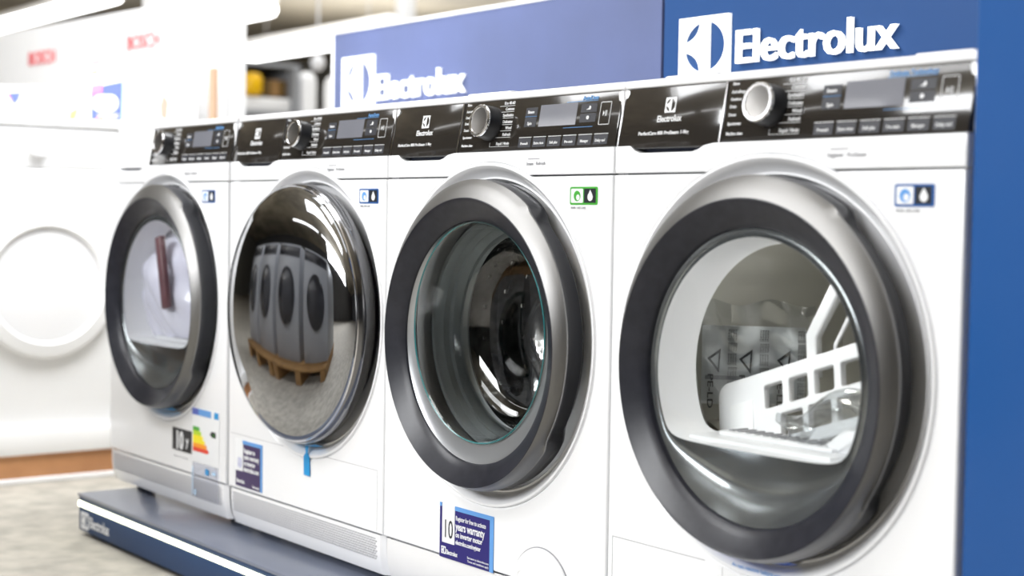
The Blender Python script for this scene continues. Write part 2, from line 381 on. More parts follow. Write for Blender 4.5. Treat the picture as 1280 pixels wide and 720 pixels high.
    # door
    if kind != 'dome':
        mb = MB()
        mb.revolve([(RING_R - .0006, -.0245), (RING_R - .0004, -.0275), (.2446, -.0312), (.2400, -.0372, -.003), (.2335, -.0440, -.008), (.2285, -.0478, -.011)], dc, CZ, M['silver'], 160,
                   fn=lambda th, i, r, y: ring_fn(th, i + 3 if i < 2 else 9, r, y))
        door = B(mb, 'door', label='brushed silver door ring')
        mb = MB()
        mb.revolve([(.232, .020), (.2445, .006), (.2465, -.010), (RING_R - .0006, -.0245)], dc, CZ, M['ringside'], 160, fn=ring_fn)
        B(mb, 'ring_side', door, label='charcoal side wall with grip pocket')
        mb = MB()
        mb.revolve([(.2286, -.0474, -.011), (.2275, -.0482, -.0115), (.2262, -.0476, -.012), (.222, -.0455, -.012), (.205, -.0350, -.012), (.1945, -.0288, -.012), (.1925, -.0262, -.012), (.1915, -.018, -.012)], dc, CZ, M['trim'], 128)
        B(mb, 'door_trim', door, label='glossy black inner trim')
    zc = CZ - .012
    if kind == 'bowl':
        # silver cone between trim and bowl rim
        mb = MB(); mb.revolve([(.1922, -.0255, -.012), (.187, -.021, -.008), (.1765, -.0185, .004)], dc, CZ, M['cone'], 128); B(mb, 'inner_cone', door, label='light silver crescent cone')
        mb = MB(); mb.revolve([(.178, -.0185, .004), (.1755, -.0215, .004), (.173, -.019, .004), (.170, .0, .004), (.163, .035, .002), (.157, .060, 0), (.1585, .064, 0), (.155, .070, 0), (.146, .083, 0), (.12, .094, 0), (.07, .1, 0), (0, .102, 0)], dc, CZ, M['bowl'], 96)
        B(mb, 'glass_bowl', door, label='clear deep glass bowl')
        mb = MB(); mb.revolve([(.1745, -.0212, .004), (.1762, -.0228, .004), (.1775, -.0212, .004)], dc, CZ, mat('teal_glass_edge', (.03, .16, .17), .15, coat=.5, noise=(9, .3, (.04, .2, .21))), 96); B(mb, 'bowl_rim', door, label='teal tinted glass edge')
        mb = MB()
        mb.revolve([(.1965, .034), (.186, .020), (.181, .022), (.178, .030), (.180, .040), (.172, .046), (.176, .056), (.166, .064), (.163, .078), (.170, .086)], dc, CZ, M['gasket'], 96); B(mb, 'rubber_gasket')
        dm = M['steelshade']
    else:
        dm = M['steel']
    mb = MB()
    def drumwall(u, v):
        th = 2 * PI * u; y = .088 + .33 * v
        r = .232 + .0006 * math.cos(th * 30) * (1 if 0 < v < 1 else 0)
        return (dc + r * math.cos(th), y, CZ + r * math.sin(th))
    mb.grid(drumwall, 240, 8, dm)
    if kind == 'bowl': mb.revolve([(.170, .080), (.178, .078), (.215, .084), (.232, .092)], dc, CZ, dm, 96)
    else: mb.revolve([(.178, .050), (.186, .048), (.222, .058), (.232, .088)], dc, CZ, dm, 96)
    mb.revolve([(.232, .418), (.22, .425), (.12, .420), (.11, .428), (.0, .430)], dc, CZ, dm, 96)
    for k in range(3):
        a = math.radians(-25 + 120 * k); ca, sa = math.cos(a), math.sin(a)
        def baf(u, v, a=a):
            wv = (u - .5) * .34; h = .045 * (math.cos((u - .5) * PI)) ** .7 * math.sin(PI * (.08 + .84 * v)) ** .5
            r = .231 - h
            return (dc + r * math.cos(a + wv), .10 + .3 * v, CZ + r * math.sin(a + wv))
        mb.grid(baf, 14, 12, dm)
    if kind == 'bowl':
        for i in range(26):
            for j in range(7):
                a = 2 * PI * i / 26 + (j % 2) * .12; y = .12 + j * .042; r = .2295
                mb.box(-.004, .004, -.004, .004, -.001, .001, M['chrome'], .0008, 1, mtx=Matrix.Translation((dc + r * math.cos(a), y, CZ + r * math.sin(a))) @ Matrix.Rotation(PI / 2 - a, 4, 'Y'))
    if kind != 'dome': B(mb, 'drum')
    else: mb.bm.free()
    if kind in ('dryer', 'dryer_far'):
        fz = -.094          # flat bottom of the window opening
        def ri(th):
            c = .180; s_ = math.sin(th)
            a = c if math.cos(th) > 0 else c - .006 * abs(math.cos(th))
            if s_ < -.15:
                l = fz / s_; p = 14; a = (a ** -p + l ** -p) ** (-1 / p)
            return a
        def pan(u, v):
            th = 2 * PI * u; r0 = .1918; r1 = ri(th); r = r0 + (r1 - r0) * v
            k = min(1., (r0 - r1) / .09)
            y = -.0215 + .034 * math.sin(PI * min(1, v * 1.0)) ** 1.0 * k * (1 - .3 * v) - .010 * k * v * v
            return (dc + r * math.cos(th), y, zc + r * math.sin(th))
        mb = MB(); mb.grid(pan, 160, 20, M['conedark']); B(mb, 'inner_panel', door, label='dark silver dished panel with flat bottomed window')
        def col(u, v):
            th = 2 * PI * u; r = ri(th) - .008 * v - .0; e_ = [(-.0315, 0), (-.031, .002), (.0, .006), (.055, .012)]
            k = min(1., (.1918 - ri(th)) / .09)
            y0 = -.0215 - .010 * k; y = y0 - .001 + (.040 - y0) * v
            return (dc + r * math.cos(th), y, zc + r * math.sin(th))
        mb = MB(); mb.grid(col, 160, 6, M['plastic']); B(mb, 'window_collar', door, label='white plastic collar round the window')
        # closing wall and lint filter ledge
        mb = MB(); mb.revolve([(.20, .034), (.20, .041), (.186, .041), (.184, .052)], dc, CZ, M['plastic'], 96)
        B(mb, 'drum_front')
        mb = MB(); mb.box(dc - .125, dc + .125, -.012, .075, zc - .098, zc - .087, M['plastic'], .004)
        mb.box(dc - .10, dc + .10, .02, .072, zc - .088, zc - .082, M['plastic'], .003)
        for i in range(12): mb.box(dc - .09 + i * .0155, dc - .083 + i * .0155, .03, .06, zc - .0825, zc - .0805, M['groove'])
        B(mb, 'filter_ledge')
        mb = MB(); mb.revolve([(.1915, -.0245, -.012), (.15, -.0305, -.012), (.08, -.0345, -.012), (0, -.0355, -.012)], dc, CZ, M['glass'], 96); B(mb, 'door_glass', door)
    if kind == 'dome':
        mb = MB()
        mb.revolve([(.225, .018), (.240, .004), (.244, -.010), (.2455, -.020), (.244, -.0285), (.2395, -.034)], dc, CZ, M['darkchrome'], 160, fn=lambda th, i, r, y: (r - (.012 if i < 2 else .006 if i == 2 else 0) * max(0, math.cos(th)) ** 2, y))
        door = B(mb, 'door', label='dark chrome door rim')
        mb = MB(); prof = []
        for i in range(25):
            r = .2397 * math.cos(i / 24 * PI / 2); prof.append((r, -.0335 - .058 * (math.sin(i / 24 * PI / 2)) ** 1.0))
        mb.revolve(prof, dc, CZ, M['mirror'], 128)
        B(mb, 'door_window', door, label='bulging smoked mirror door window')
        mb = MB(); mb.revolve([(.2405, -.033), (.2385, -.0372), (.2365, -.0400)], dc, CZ, M['chrome'], 128); B(mb, 'rim_line', door)
    # lower covers
    if kind == 'bowl':
        mb = MB()
        fx, fz_, fr = X(-.149), .080, .0715
        mb.revolve([(fr, -.006), (fr - .0015, -.0088), (fr - .006, -.0102), (fr * .5, -.0112), (0, -.0114)], fx, fz_, e, 80)
        cv = B(mb, 'filter_cover')
        mb = MB(); mb.revolve([(fr + .0012, -.0052), (fr + .0012, -.0062), (fr - .0004, -.0068)], fx, fz_, M['groove'], 80); B(mb, 'cover_gap', cv)
        mb = MB(); mb.revolve([(.009, -.0112), (.007, -.0104), (0, -.0095)], fx - .045, fz_ + .02, M['kick'], 24); B(mb, 'finger_dimple', cv)
    if kind == 'dryer':
        mb = MB()
        mb.box(-hw + .012, -hw + .0128, -.0054, -.004, .05, .199, M['groove']); mb.box(-hw + .012, dc - .095, -.0054, -.004, .1985, .1995, M['groove']); mb.box(dc + .095, hw - .012, -.0054, -.004, .1985, .1995, M['groove'])
        mb.box(dc - .062, dc - .0614, -.0054, -.004, .178, .196, M['groove'], mtx=Matrix.Translation((0, 0, 0)))
        B(mb, 'flap_outline')
    if kind == 'dome':
        mb = MB()
        mb.box(-hw + .012, dc - .06, -.0054, -.004, .2035, .2043, M['groove']); mb.box(dc + .06, hw - .018, -.0054, -.004, .2035, .2043, M['groove'])
        mb.box(hw - .0186, hw - .018, -.0054, -.004, .095, .204, M['groove']); B(mb, 'flap_outline')
    # eco sticker near the top right corner
    sx0 = -.1 if kind != 'dome' else -.089
    mb = MB(); base = M['green'] if kind == 'bowl' else M['blue']
    sx0 = {'bowl': -.0955, 'dryer': -.099, 'dome': -.0885, 'dryer_far': -.117}[kind]; sw = {'bowl': .0635, 'dryer': .0575, 'dome': .064, 'dryer_far': .062}[kind]
    mb.shape([rrect(X(sx0), X(sx0 + sw), .6735, .7000, .003)], -.0056, .0005, base)
    mb.shape([rrect(X(sx0 + .003), X(sx0 + sw * .48), .6765, .6972, .002)], -.0059, .0005, M['paper'])
    mb.shape([circ(X(sx0 + sw * .27), .6865, .0078, 24), circ(X(sx0 + sw * .30), .6845, .0042, 16)], -.0062, .0005, base if kind == 'bowl' else M['skyblue'])
    mb.shape([rect(X(sx0 + sw * .52), X(sx0 + sw - .004), .6765, .6972)], -.0059, .0005, M['ink'])
    cxx = X(sx0 + sw * .74)
    mb.shape([[(cxx + .0058 * math.cos(a), .6850 + .0058 * math.sin(a)) for a in [math.radians(d) for d in range(150, 391, 20)]] + [(cxx, .6955)]], -.0062, .0005, M['paper'])
    if kind != 'dryer_far':
        mb.shape([rect(X(sx0), X(sx0 + sw), .6665, .6725)], -.0056, .0004, M['paper']); mb.text('MORE · DRY CARE', .0042, X(sx0 + .003), .6678, M['groove'], -.0060)
    B(mb, 'eco_sticker', label='%s eco sticker with leaf and drop icons' % ('green' if kind == 'bowl' else 'blue'))
    # blue tape at the door bottom
    if kind != 'bowl':
        mb = MB(); rr = .2486
        a0, a1 = {'dryer': (-112, -76), 'dome': (-101, -78), 'dryer_far': (-108, -78)}[kind]
        wd = .0045
        mb.revolve([(rr - .001, -.010), (rr + .0005, -.006), (rr + wd, .0065)], dc, CZ, M['tape2'] if kind == 'dryer' else M['tape'], 24, math.radians(a0), math.radians(a1))
        if kind == 'dome':
            mb.shape([[(dc + .008, .2165), (dc + .022, .2165), (dc + .018, .2035), (dc + .026, .196), (dc + .028, .160), (dc + .005, .160), (dc + .004, .196), (dc + .012, .2035)]], -.0075, .0008, M['tape'])
        if kind == 'dryer':
            mb.text('do not remove before use', .009, dc - .045, .2005, M['skyblue'], -.0045, sx=.9)
        B(mb, 'tape', label='blue transport tape')
    if kind in ('dryer', 'dryer_far'):       # unseen lamp added inside to brighten the drum
        mb = MB(); mb.revolve([(.012, .0), (.012, -.004), (.007, -.007), (0, -.008)], 0, 0, M['lens'], 20, mtx=Matrix.Translation((dc - .02, .07, CZ + .185)) @ Matrix.Rotation(math.radians(50), 4, 'X'))
        B(mb, 'drum_fill_lens')
        l = bpy.data.lights.new('drum_fill', 'POINT'); l.energy = .55; l.shadow_soft_size = .02; l.color = (1, .98, .93)
        lo = bpy.data.objects.new('drum_fill', l); COL.objects.link(lo); lo.parent = root; lo.location = (dc - .02, -.3 + .10, CZ + .15)
    return root, dc, X
m4 = machine('tumble_dryer', 'white tumble dryer nearest the navy pillar, drying rack seen through its door', 'tumble dryer', -.0015, .603, 'dryer')
m3 = machine('washing_machine', 'white washing machine with round clear glass door bowl and green eco sticker', 'washing machine', -.6065, .600, 'bowl')
m2 = machine('washing_machine', 'white machine with bulging dark mirror door and hanging blue tape tag', 'washing machine', -1.2085, .594, 'dome')
m1 = machine('tumble_dryer', 'white dryer farthest left on the platform, energy label below its door', 'tumble dryer', -1.814, .605, 'dryer_far')
# ---- labels stuck on each machine (children: they move with it)
def stick(mach, name, fn, label):
    root, dc, X = mach; mb = MB(); fn(mb, X); return mb.build(name, root, (0, -.3, 0), label=label)
def lab3(mb, X):
    x0, x1, z0, z1 = X(-.4235), X(-.272), .089, .180; y = -.0056
    W_ = x1 - x0
    L = lambda u, v: (x0 + u * W_, z0 + v * (z1 - z0) + (.004 if 0 else 0))
    mb.shape([[L(0, 0), L(1, 0), L(1, .97), L(.29, .97), L(.29, .30), L(.04, .30), L(.04, 1.0), L(0, 1.0)]], y, .0005, M['purple'])
    mb.shape([[L(.29, .91), L(.93, .91), L(.93, .0), L(1, 0), L(1, .99), L(.29, .99)]], y - .0004, .0005, M['skyblue'])
    mb.shape([[L(.0, .93), L(.04, .93), L(.04, 1.0), L(.0, 1.0)]], y - .0004, .0005, M['skyblue'])
    mb.shape([[L(.05, .28), L(.285, .28), L(.285, .97), L(.05, .97)]], y - .0003, .0005, M['paper'])
    mb.text('10', .043, *L(.165, .38), M['ink'], y - .0004, 0, 'CENTER', sx=.68)
    mb.text('Register for free to activate', .0110, *L(.31, .74), M['whitevinyl'], y - .0005, .01, sx=.68)
    mb.text('years warranty', .0185, *L(.31, .57), M['whitevinyl'], y - .0005, .02, sx=.72)
    mb.text('on inverter motor', .0125, *L(.31, .44), M['whitevinyl'], y - .0005, .02, sx=.8)
    mb.text('electrolux.com/register', .0105, *L(.31, .31), M['whitevinyl'], y - .0005, .02, sx=.7)
    a, b = L(.04, .07); mb.shape(emblem_loops(a, b, .0125, .0125), y - .0006, .0004, M['whitevinyl'])
    mb.text('Electrolux', .0105, a + .014, b + .001, M['whitevinyl'], y - .0005, .02, sx=.75)
    mb.text('See more at electrolux.com', .0052, *L(.92, .115), M['whitevinyl'], y - .0005, 0, 'RIGHT'); mb.text('Terms and conditions apply', .0052, *L(.92, .05), M['whitevinyl'], y - .0005, 0, 'RIGHT')
stick(m3, 'warranty_label', lab3, 'indigo ten years warranty label')
def lab2(mb, X):
    x0, x1, z0, z1 = X(-.562), X(-.444), .099, .194; y = -.0056; W_ = x1 - x0
    L = lambda u, v: (x0 + u * W_, z0 + v * (z1 - z0))
    mb.shape([rect(*L(0, 0)[:1], L(1, 0)[0], z0, z1)], y, .0005, M['paper'])
    mb.shape([[L(.03, 0), L(.95, 0), L(.95, .93), L(.30, .93), L(.30, .33), L(.03, .33)]], y - .0003, .0005, M['purple2'])
    mb.shape([[L(.28, .92), L(.93, .92), L(.93, .0), L(1, 0), L(1, 1), L(.28, 1)]], y - .0005, .0005, M['skyblue'])
    mb.text('10', .030, *L(.17, .40), M['lav'], y - .0004, 0, 'CENTER', sx=.6)
    for i, wd in enumerate(['Register to', 'years warranty', 'on inverter', 'electrolux.com']):
        mb.text(wd, .0135, *L(.34, .74 - i * .13), M['paper'], y - .0006, .03, sx=.78)
    mb.text('Electrolux', .0105, *L(.07, .08), M['paper'], y - .0006, .03, sx=.8); mb.text('Terms apply', .006, *L(.9, .05), M['paper'], y - .0006, .03, 'RIGHT')
stick(m2, 'warranty_label', lab2, 'plum coloured warranty label')
def lab1(mb, X):
    x0, x1, z0, z1 = X(-.256), X(-.160), .134, .183; y = -.0056
    mb.shape([rect(x0, x1, z0, z1)], y, .0005, M['ink'])
    mb.text('10', .052, x0 + .037, z0 + .006, M['paper'], y - .0005, .045, 'CENTER', sx=.78); mb.text('y', .03, x1 - .02, z0 + .016, M['paper'], y - .0005, .03, 'CENTER')
    mb.text('years motor warranty', .008, x0 + .008, z0 - .014, M['kick'], y - .0005)
stick(m1, 'warranty_label', lab1, 'black label with a white number 10')
def labe(mb, X):
    x0, x1 = X(-.156), X(-.028); y = -.0060; zt = .238
    mb.shape([rect(x0, x1, .122, zt)], y, .0004, M['paper'])
    mb.shape([rect(x0, x0 + .03, .222, zt - .002)], y - .0003, .0004, M['cardblue']); mb.shape([rect(x0 + .03, x0 + .09, .222, zt - .002)], y - .0003, .0004, M['skyblue'])
    mb.shape([rect(x0 + .104, x1 - .004, .222, zt - .002)], y - .0003, .0004, M['tape'])
    cols = ['e_g', 'e_l', 'e_y', 'e_y', 'e_o', 'e_r']
    for i, c in enumerate(cols):
        z = .197 - (i + 1) * .0088; wd = .032 + i * .0085
        mb.shape([[(x0 + .004, z), (x0 + wd, z), (x0 + wd + .005, z + .0043), (x0 + wd, z + .0088), (x0 + .004, z + .0088)]], y - .0004, .0004, M[c])
    mb.shape([[(x0 + .085, .188), (x0 + .093, .194), (x0 + .112, .194), (x0 + .112, .182), (x0 + .093, .182)]], y - .0004, .0004, M['ink'])
    mb.text('A', .009, x0 + .101, .1845, M['e_g'], y - .001)
stick(m1, 'energy_label', labe, 'energy label with green to red arrows')
def labf(mb, X):
    x0, x1 = X(-.152), X(-.030); y = -.0075
    mb.shape([rect(x0, x1, .046, .121)], y, .0004, M['clearlabel'])
    mb.shape([rect(x0 + .062, x0 + .078, .100, .112)], y - .0003, .0004, M['tape']); mb.shape([rect(x0 + .012, x0 + .018, .05, .062)], y - .0003, .0004, M['cardsky']); mb.shape([rect(x0 + .0, x0 + .003, .05, .11)], y - .0003, .0004, M['cardsky'])
    mb.shape([rect(x0 + .095, x0 + .11, .104, .110)], y - .0003, .0004, M['cardsky'])
stick(m1, 'label_film', labf, 'clear film lower half of the energy label')

# ------------------------------------------------------------------ things inside the drums
def holes_grid():
    pass
rk = empty('drying_rack', (-.305, .075, .402)); tag(rk, 'white plastic drying rack with square openings lying tilted inside the dryer drum', 'drying rack')
RX = Matrix.Rotation(math.radians(-18), 4, 'Y') @ Matrix.Rotation(math.radians(-14), 4, 'X')
mb = MB()
lps = [rrect(-.165, .215, -.035, .075, .018)]
for i in range(6):
    x = -.075 + i * .047; lps.append(rrect(x, x + .035, .022, .055, .004))
for i in range(5):
    x = -.045 + i * .051; lps.append(rrect(x, x + .041, -.022, .010, .004))
mb.shape(lps, 0, .012, M['plastic'], .002, mtx=RX)
mb.box(-.165, .215, .0, .10, -.040, -.033, M['plastic'], .003, mtx=RX)
mb.box(-.140, -.095, -.002, .002, -.004, .040, M['enamel2'], .001, mtx=RX)
mb.build('rack_frame', rk)
mb = MB()
Q = [(.005, .012, .065), (.008, .016, .105), (.05, .02, .165), (.075, .02, .185), (.10, .02, .19), (.20, .02, .19)]
P = []
for i in range(len(Q) - 1):
    for k in range(5): P.append(tuple(Q[i][j] + (Q[i + 1][j] - Q[i][j]) * k / 5 for j in range(3)))
P.append(Q[-1])
def strap(u, v):
    k = u * (len(P) - 1); i = min(int(k), len(P) - 2); f_ = k - i
    p = [P[i][j] + (P[i + 1][j] - P[i][j]) * f_ for j in range(3)]
    return tuple(p)
RX2 = Matrix.Rotation(math.radians(-4), 4, 'Y')
outer = [(0.0, .05), (.0, .108), (.052, .183), (.066, .193), (.20, .198)]; inner = [(.20, .180), (.074, .175), (.064, .168), (.018, .103), (.018, .05)]
mb.shape([outer + inner], .008, .014, M['plastic'], .003, mtx=Matrix.Translation((-.022, .022, -.006)) @ RX2)
mb.shape([[(.045, .06), (.045, .095), (.082, .150), (.20, .155), (.20, .150), (.085, .145), (.050, .093), (.050, .06)]], .012, .005, M['plastic'], .0015, mtx=Matrix.Translation((-.022, .022, -.006)) @ RX2)
mb.build('rack_handle', rk)
# booklet bag with recycling marks
bg = empty('instruction_bag', (-.470, .139, .392)); tag(bg, 'translucent manual bag with recycling triangles leaning behind the white drying rack', 'manual bag')
TB = Matrix.Rotation(math.radians(41.5), 4, 'Z') @ Matrix.Diagonal((.56, .6, .98, 1))
mb = MB(); mb.box(-.12, .14, -.004, .004, .0, .115, M['paper'], .002, mtx=TB); mb.box(-.11, .10, -.006, -.004, .036, .042, M['groove'], mtx=TB)
mb.build('paper_sheets', bg)
mb = MB()
for i, x in enumerate((-.115, -.035, .06)):
    t3 = Matrix.Translation((x + .03, -.008, .065)) @ Matrix.Rotation(math.radians(-84), 4, 'Y')
    mb.shape([[(-.018, -.012), (.018, -.012), (0, .02)], [(-.011, -.008), (.011, -.008), (0, .012)]], 0, .0005, M['ink'], mtx=TB @ t3)
    mb.text('PE-LD', .020, x + .012, .045, M['ink'], -.008, .02, rot=PI / 2 * -1, mtx=TB)
    for k in range(4): mb.text('keep film away from children', .008, x + .062 + k * .006, .11, M['ink'], -.008, 0, rot=PI / 2 * -1, mtx=TB, sx=1.1)
mb.build('film_print', bg)
mb = MB()
def filmf(u, v):
    return (-.15 + .31 * u + .003 * math.sin(v * 15), -.016 + .005 * math.sin(u * 17 + v * 5) + .003 * math.sin(v * 23 + u * 3), .0 + .15 * v + .005 * math.sin(u * 12))
mb.grid(filmf, 30, 16, M['film'], mtx=TB); mb.build('outer_film', bg)
def crumple(name, loc, size, label, cat, matn, seed, amp=.012):
    rnd = random.Random(seed); K = [(rnd.uniform(8, 45), rnd.uniform(8, 45), rnd.uniform(0, 6), rnd.uniform(.3, 1)) for _ in range(7)]
    def f_(u, v, s=1):
        x = (u - .5) * size[0]; z = (v - .5) * size[2]
        e_ = math.sin(PI * u) ** .5 * math.sin(PI * v) ** .5 if 0 < u < 1 and 0 < v < 1 else 0
        h = sum(c * abs(math.sin(a * x / size[0] * .45 + b * z / size[2] * .3 + p)) for a, b, p, c in K) / 4
        return (x + .01 * math.sin(v * 9 + seed), -s * (size[1] * .5 * e_ + amp * h * e_), z + .01 * math.sin(u * 8 + seed))
    mb = MB(); mb.grid(lambda u, v: f_(u, v, 1), 48, 36, matn); mb.grid(lambda u, v: f_(u, v, -1), 24, 18, matn)
    o = mb.build(name, None, loc, smooth=60); tag(o, label, cat); return o
o = crumple('plastic_bag', (-.225, .050, .402), (.19, .04, .06), 'crumpled clear plastic bag lying on the white drying rack', 'plastic bag', M['film'], 3); o.rotation_euler = (0, math.radians(-17), 0)
o = crumple('folded_sheet', (-.20, .040, .372), (.17, .02, .03), 'folded white paper sheet below the clear bag inside the dryer drum', 'paper', M['plastic'], 9, .004); o.rotation_euler = (0, math.radians(-12), 0)
o = crumple('plastic_bag', (-.885, .22, .42), (.30, .14, .30), 'wrinkled clear plastic bag in the dark drum of the clear door washing machine', 'plastic bag', clear('wrinkled_film', (.80, .82, .83), rough=.2, boost=2.2, base=.22), 5, .06)
o = crumple('packing_bag', (-2.205, .085, .470), (.36, .11, .31), 'pale lilac plastic packing bag filling the farthest left dryer door', 'plastic bag', mat('bag_lilac', (.74, .73, .84), .25, coat=.4, noise=(9, .5, (.62, .6, .76))), 12, .03)
mb = MB(); mb.box(-.012, .017, -.008, .008, -.08, .085, mat('strap_maroon', (.16, .06, .07), .4, noise=(12, .6, (.08, .03, .04))), .006, 3)
o = mb.build('cable_strap', None, (-2.147, .005, .515)); o.rotation_euler = (0, math.radians(-14), 0); tag(o, 'dark maroon strap in front of the lilac packing bag in the far left dryer', 'strap')

# ------------------------------------------------------------------ platform, pillar, header signs
pl = empty('display_platform', (-1.16, .3, -.097)); tag(pl, 'low navy display platform with glowing strip and white logo under the four machines', 'platform')
def W(mb, n, root, **k):
    l = root.location; o = mb.build(n, root, (-l[0], -l[1], -l[2]), **k); return o
mb = MB()
mb.box(-2.367, .62, -.100, .72, -.097 + .012, -.0300, M['navyd'], .001); mb.box(-2.33, .6, -.085, .7, -.097, -.083, M['black']); mb.box(-2.367, .62, -.100, .72, -.0180, -.0062, M['navyd'], .001); W(mb, 'body', pl)
mb = MB(); mb.box(-2.368, .62, -.104, .72, -.0065, 0, M['slate'], .0012); W(mb, 'top_board', pl, label='slate blue top')
mb = MB(); mb.box(-2.367, .62, -.1025, -.09, -.0300, -.0180, M['led'], .002); mb.box(-2.369, -2.36, -.1025, .7, -.0300, -.0180, M['led'], .002); W(mb, 'light_strip', pl, label='glowing white light strip')
mb = MB(); mb.shape(emblem_loops(-2.352, -.0785, .042, .038), -.1015, .001, M['whitevinyl']); mb.text('Electrolux', .034, -2.304, -.070, M['whitevinyl'], -.1008, .02, sx=.80); W(mb, 'logo', pl)
pp = empty('display_pillar', (.31, .33, 0)); tag(pp, 'tall navy blue pillar standing right of the nearest dryer', 'pillar')
mb = MB(); mb.box(.006, .62, -.004, .694, 0.0005, 2.1, M['navy'], .004, 3); W(mb, 'body', pp)
mb = MB(); mb.box(.004, .6205, .694, .7005, 0.0, 2.102, M['navyd'], .001); W(mb, 'rear_edge', pp)
def header(name, label, x0, x1, y, ex, lx, lw, mname, es, ew, eh, ez):
    r = empty(name, ((x0 + x1) / 2, y + .02, 0)); tag(r, label, 'sign')
    mb = MB(); mb.box(x0, x1, y, y + .04, .0005, 1.118, M[mname], .002); W(mb, 'board', r)
    mb = MB(); mb.box(x0 - (.012 if x0 < -2 else 0), x1, y - .002, y + .042, 1.118, 1.127, M['white'], .001); (mb.box(x0 - .012, x0, y - .002, y + .042, .0005, 1.118, M['white'], .001) if x0 < -2 else None); W(mb, 'edge_trim', r, label='white edge trim')
    mb = MB(); mb.shape(emblem_loops(ex, ez, ew, eh), y - .008, .008, M['letter']); W(mb, 'emblem', r, label='white square emblem')
    mb = MB(); mb.text('Electrolux', es, lx, ez + .0195, M['letter'], y - .004, .012, depth=.008, sx=lw); W(mb, 'lettering', r, label='raised white lettering')
    return r
header('header_sign', 'long navy header sign behind the left pair of machines, its logo blurred', -2.442, -1.187, .612, -2.389, -2.228, 1.06, 'navyhaze', .088, .150, .134, .919)
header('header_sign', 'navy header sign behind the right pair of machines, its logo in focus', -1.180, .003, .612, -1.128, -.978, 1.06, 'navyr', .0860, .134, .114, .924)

# ------------------------------------------------------------------ rival display on the left
dp = empty('display_plinth', (-4.3, .15, -.097)); tag(dp, 'white and wood plinth under the overexposed appliances at the far left', 'plinth')
mb = MB(); mb.box(-5.6, -3.09, -.35, 1.6, -.02, .045, M['white'], .004); W(mb, 'top_step', dp)
mb = MB(); mb.box(-5.6, -3.10, -.35, 1.6, -.084, -.02, M['wood'], .001); W(mb, 'wood_band', dp, label='warm brown wood band')
mb = MB(); mb.box(-5.6, -3.08, -.36, 1.61, -.097, -.084, M['white'], .002); W(mb, 'base_strip', dp)
def plain_washer(y0, label, x=-3.13):
    r = empty('washing_machine', (x - .3, y0 + .3, .045)); tag(r, label, 'washing machine', 'white washing machines of the far left display')
    Tm = Matrix.Translation((.3, 0, 0)) @ Matrix.Rotation(PI / 2, 4, 'Z')   # front faces +x
    e = M['white']
    mb = MB(); mb.box(-.298, .298, 0, .58, 0, .72, e, .008, 3, mtx=Tm); mb.build('cabinet', r)
    mb = MB(); mb.box(-.298, .298, .004, .58, .722, .835, e, .006, 3, mtx=Tm); mb.build('control_panel', r)
    mb = MB(); mb.box(-.3, .3, -.002, .59, .8365, .86, e, .005, 3, mtx=Tm); mb.build('worktop', r)
    mb = MB(); mb.revolve([(.20, .001), (.205, -.012), (.195, -.028), (.165, -.034), (.155, -.022)], 0, .40, e, 64, mtx=Tm); d = mb.build('door', r)
    mb = MB(); mb.revolve([(.155, -.020), (.11, -.026), (.0, -.030)], 0, .40, M['enamel2'], 64, mtx=Tm); mb.build('door_window', d)  # overexposure put into the colour: the door glass is plain white
    mb = MB(); mb.revolve([(.025, .005), (.024, -.018), (0, -.02)], -.02, .778, e, 32, mtx=Tm); mb.build('programme_knob', r)
    return r
plain_washer(-.20, 'overexposed white washing machine on the wood plinth, leftmost in the photo')
pd = empty('display_pedestal', (-3.55, .6, .0455)); tag(pd, 'plain white pedestal between the far left washing machine and the header board', 'pedestal')
mb = MB(); mb.box(-3.95, -3.15, .42, .755, .0455, .885, M['white'], .006); W(mb, 'body', pd)
mb = MB(); mb.box(-3.955, -3.14, .415, .76, .8855, .905, M['white'], .004); W(mb, 'top_board', pd)
# header board with red lettering (second display row)
ang = math.atan2(.0872, .9962)
hb = empty('header_board', (-4.5, .739, .045), ang); tag(hb, 'tall white header board with red lettering at the far left', 'sign')
mb = MB(); mb.box(-1.6, .935, 0, .05, 0, 1.312, M['white'], .004); mb.build('board', hb)
mb = MB()
mb.text('BOSCH', .074, .36, 1.172, M['red'], -.002, -.004, depth=.004, sx=.98); mb.build('lettering', hb, label='red lettering'); mb = MB(); mb.text('BOSCH', .074, -.43, 1.166, M['red'], -.002, -.004, depth=.004, sx=.98)
mb.build('lettering', hb, label='red lettering')
# row of white fridges/boards in front of that board
def slab(name, label, cat, x0, x1, y0, y1, z1, z0=.0455, prints=None, m='white', bev=.01):
    r = empty(name, ((x0 + x1) / 2, (y0 + y1) / 2, z0)); tag(r, label, cat)
    mb = MB(); mb.box(x0, x1, y0, y1, z0, z1, M[m], bev, 3); W(mb, 'cabinet', r)
    mb = MB(); mb.box(x0 + .004, x1 - .004, y0 - .018, y0 - .003, z0 + .02, z1 * .62, M[m], .006, 2); W(mb, 'door', r)
    mb = MB(); mb.box(x0 + .004, x1 - .004, y0 - .018, y0 - .003, z1 * .62 + .006, z1 - .01, M[m], .006, 2); W(mb, 'door', r)
    return r
pt = empty('display_partition', (-4.0, .95, .0455)); tag(pt, 'tall white partition end closing the right side of the far left display', 'partition')
mb = MB(); mb.box(-4.3, -3.70, .892, 1.008, .0455, 1.50, M['white'], .004); W(mb, 'panel', pt)
mb = MB(); mb.box(-3.6995, -3.69, .892, .935, .0455, 1.50, M['enamel2'], .002); W(mb, 'edge_trim', pt)
mb = MB(); mb.box(-3.515, -3.492, .778, .802, .0455, 1.115, M['tan'], .003); mb.box(-3.52, -3.487, .773, .807, .0455, .06, M['tan'], .003); tag(mb.build('wooden_post'), 'thin tan wooden post beside the tall white partition', 'post')
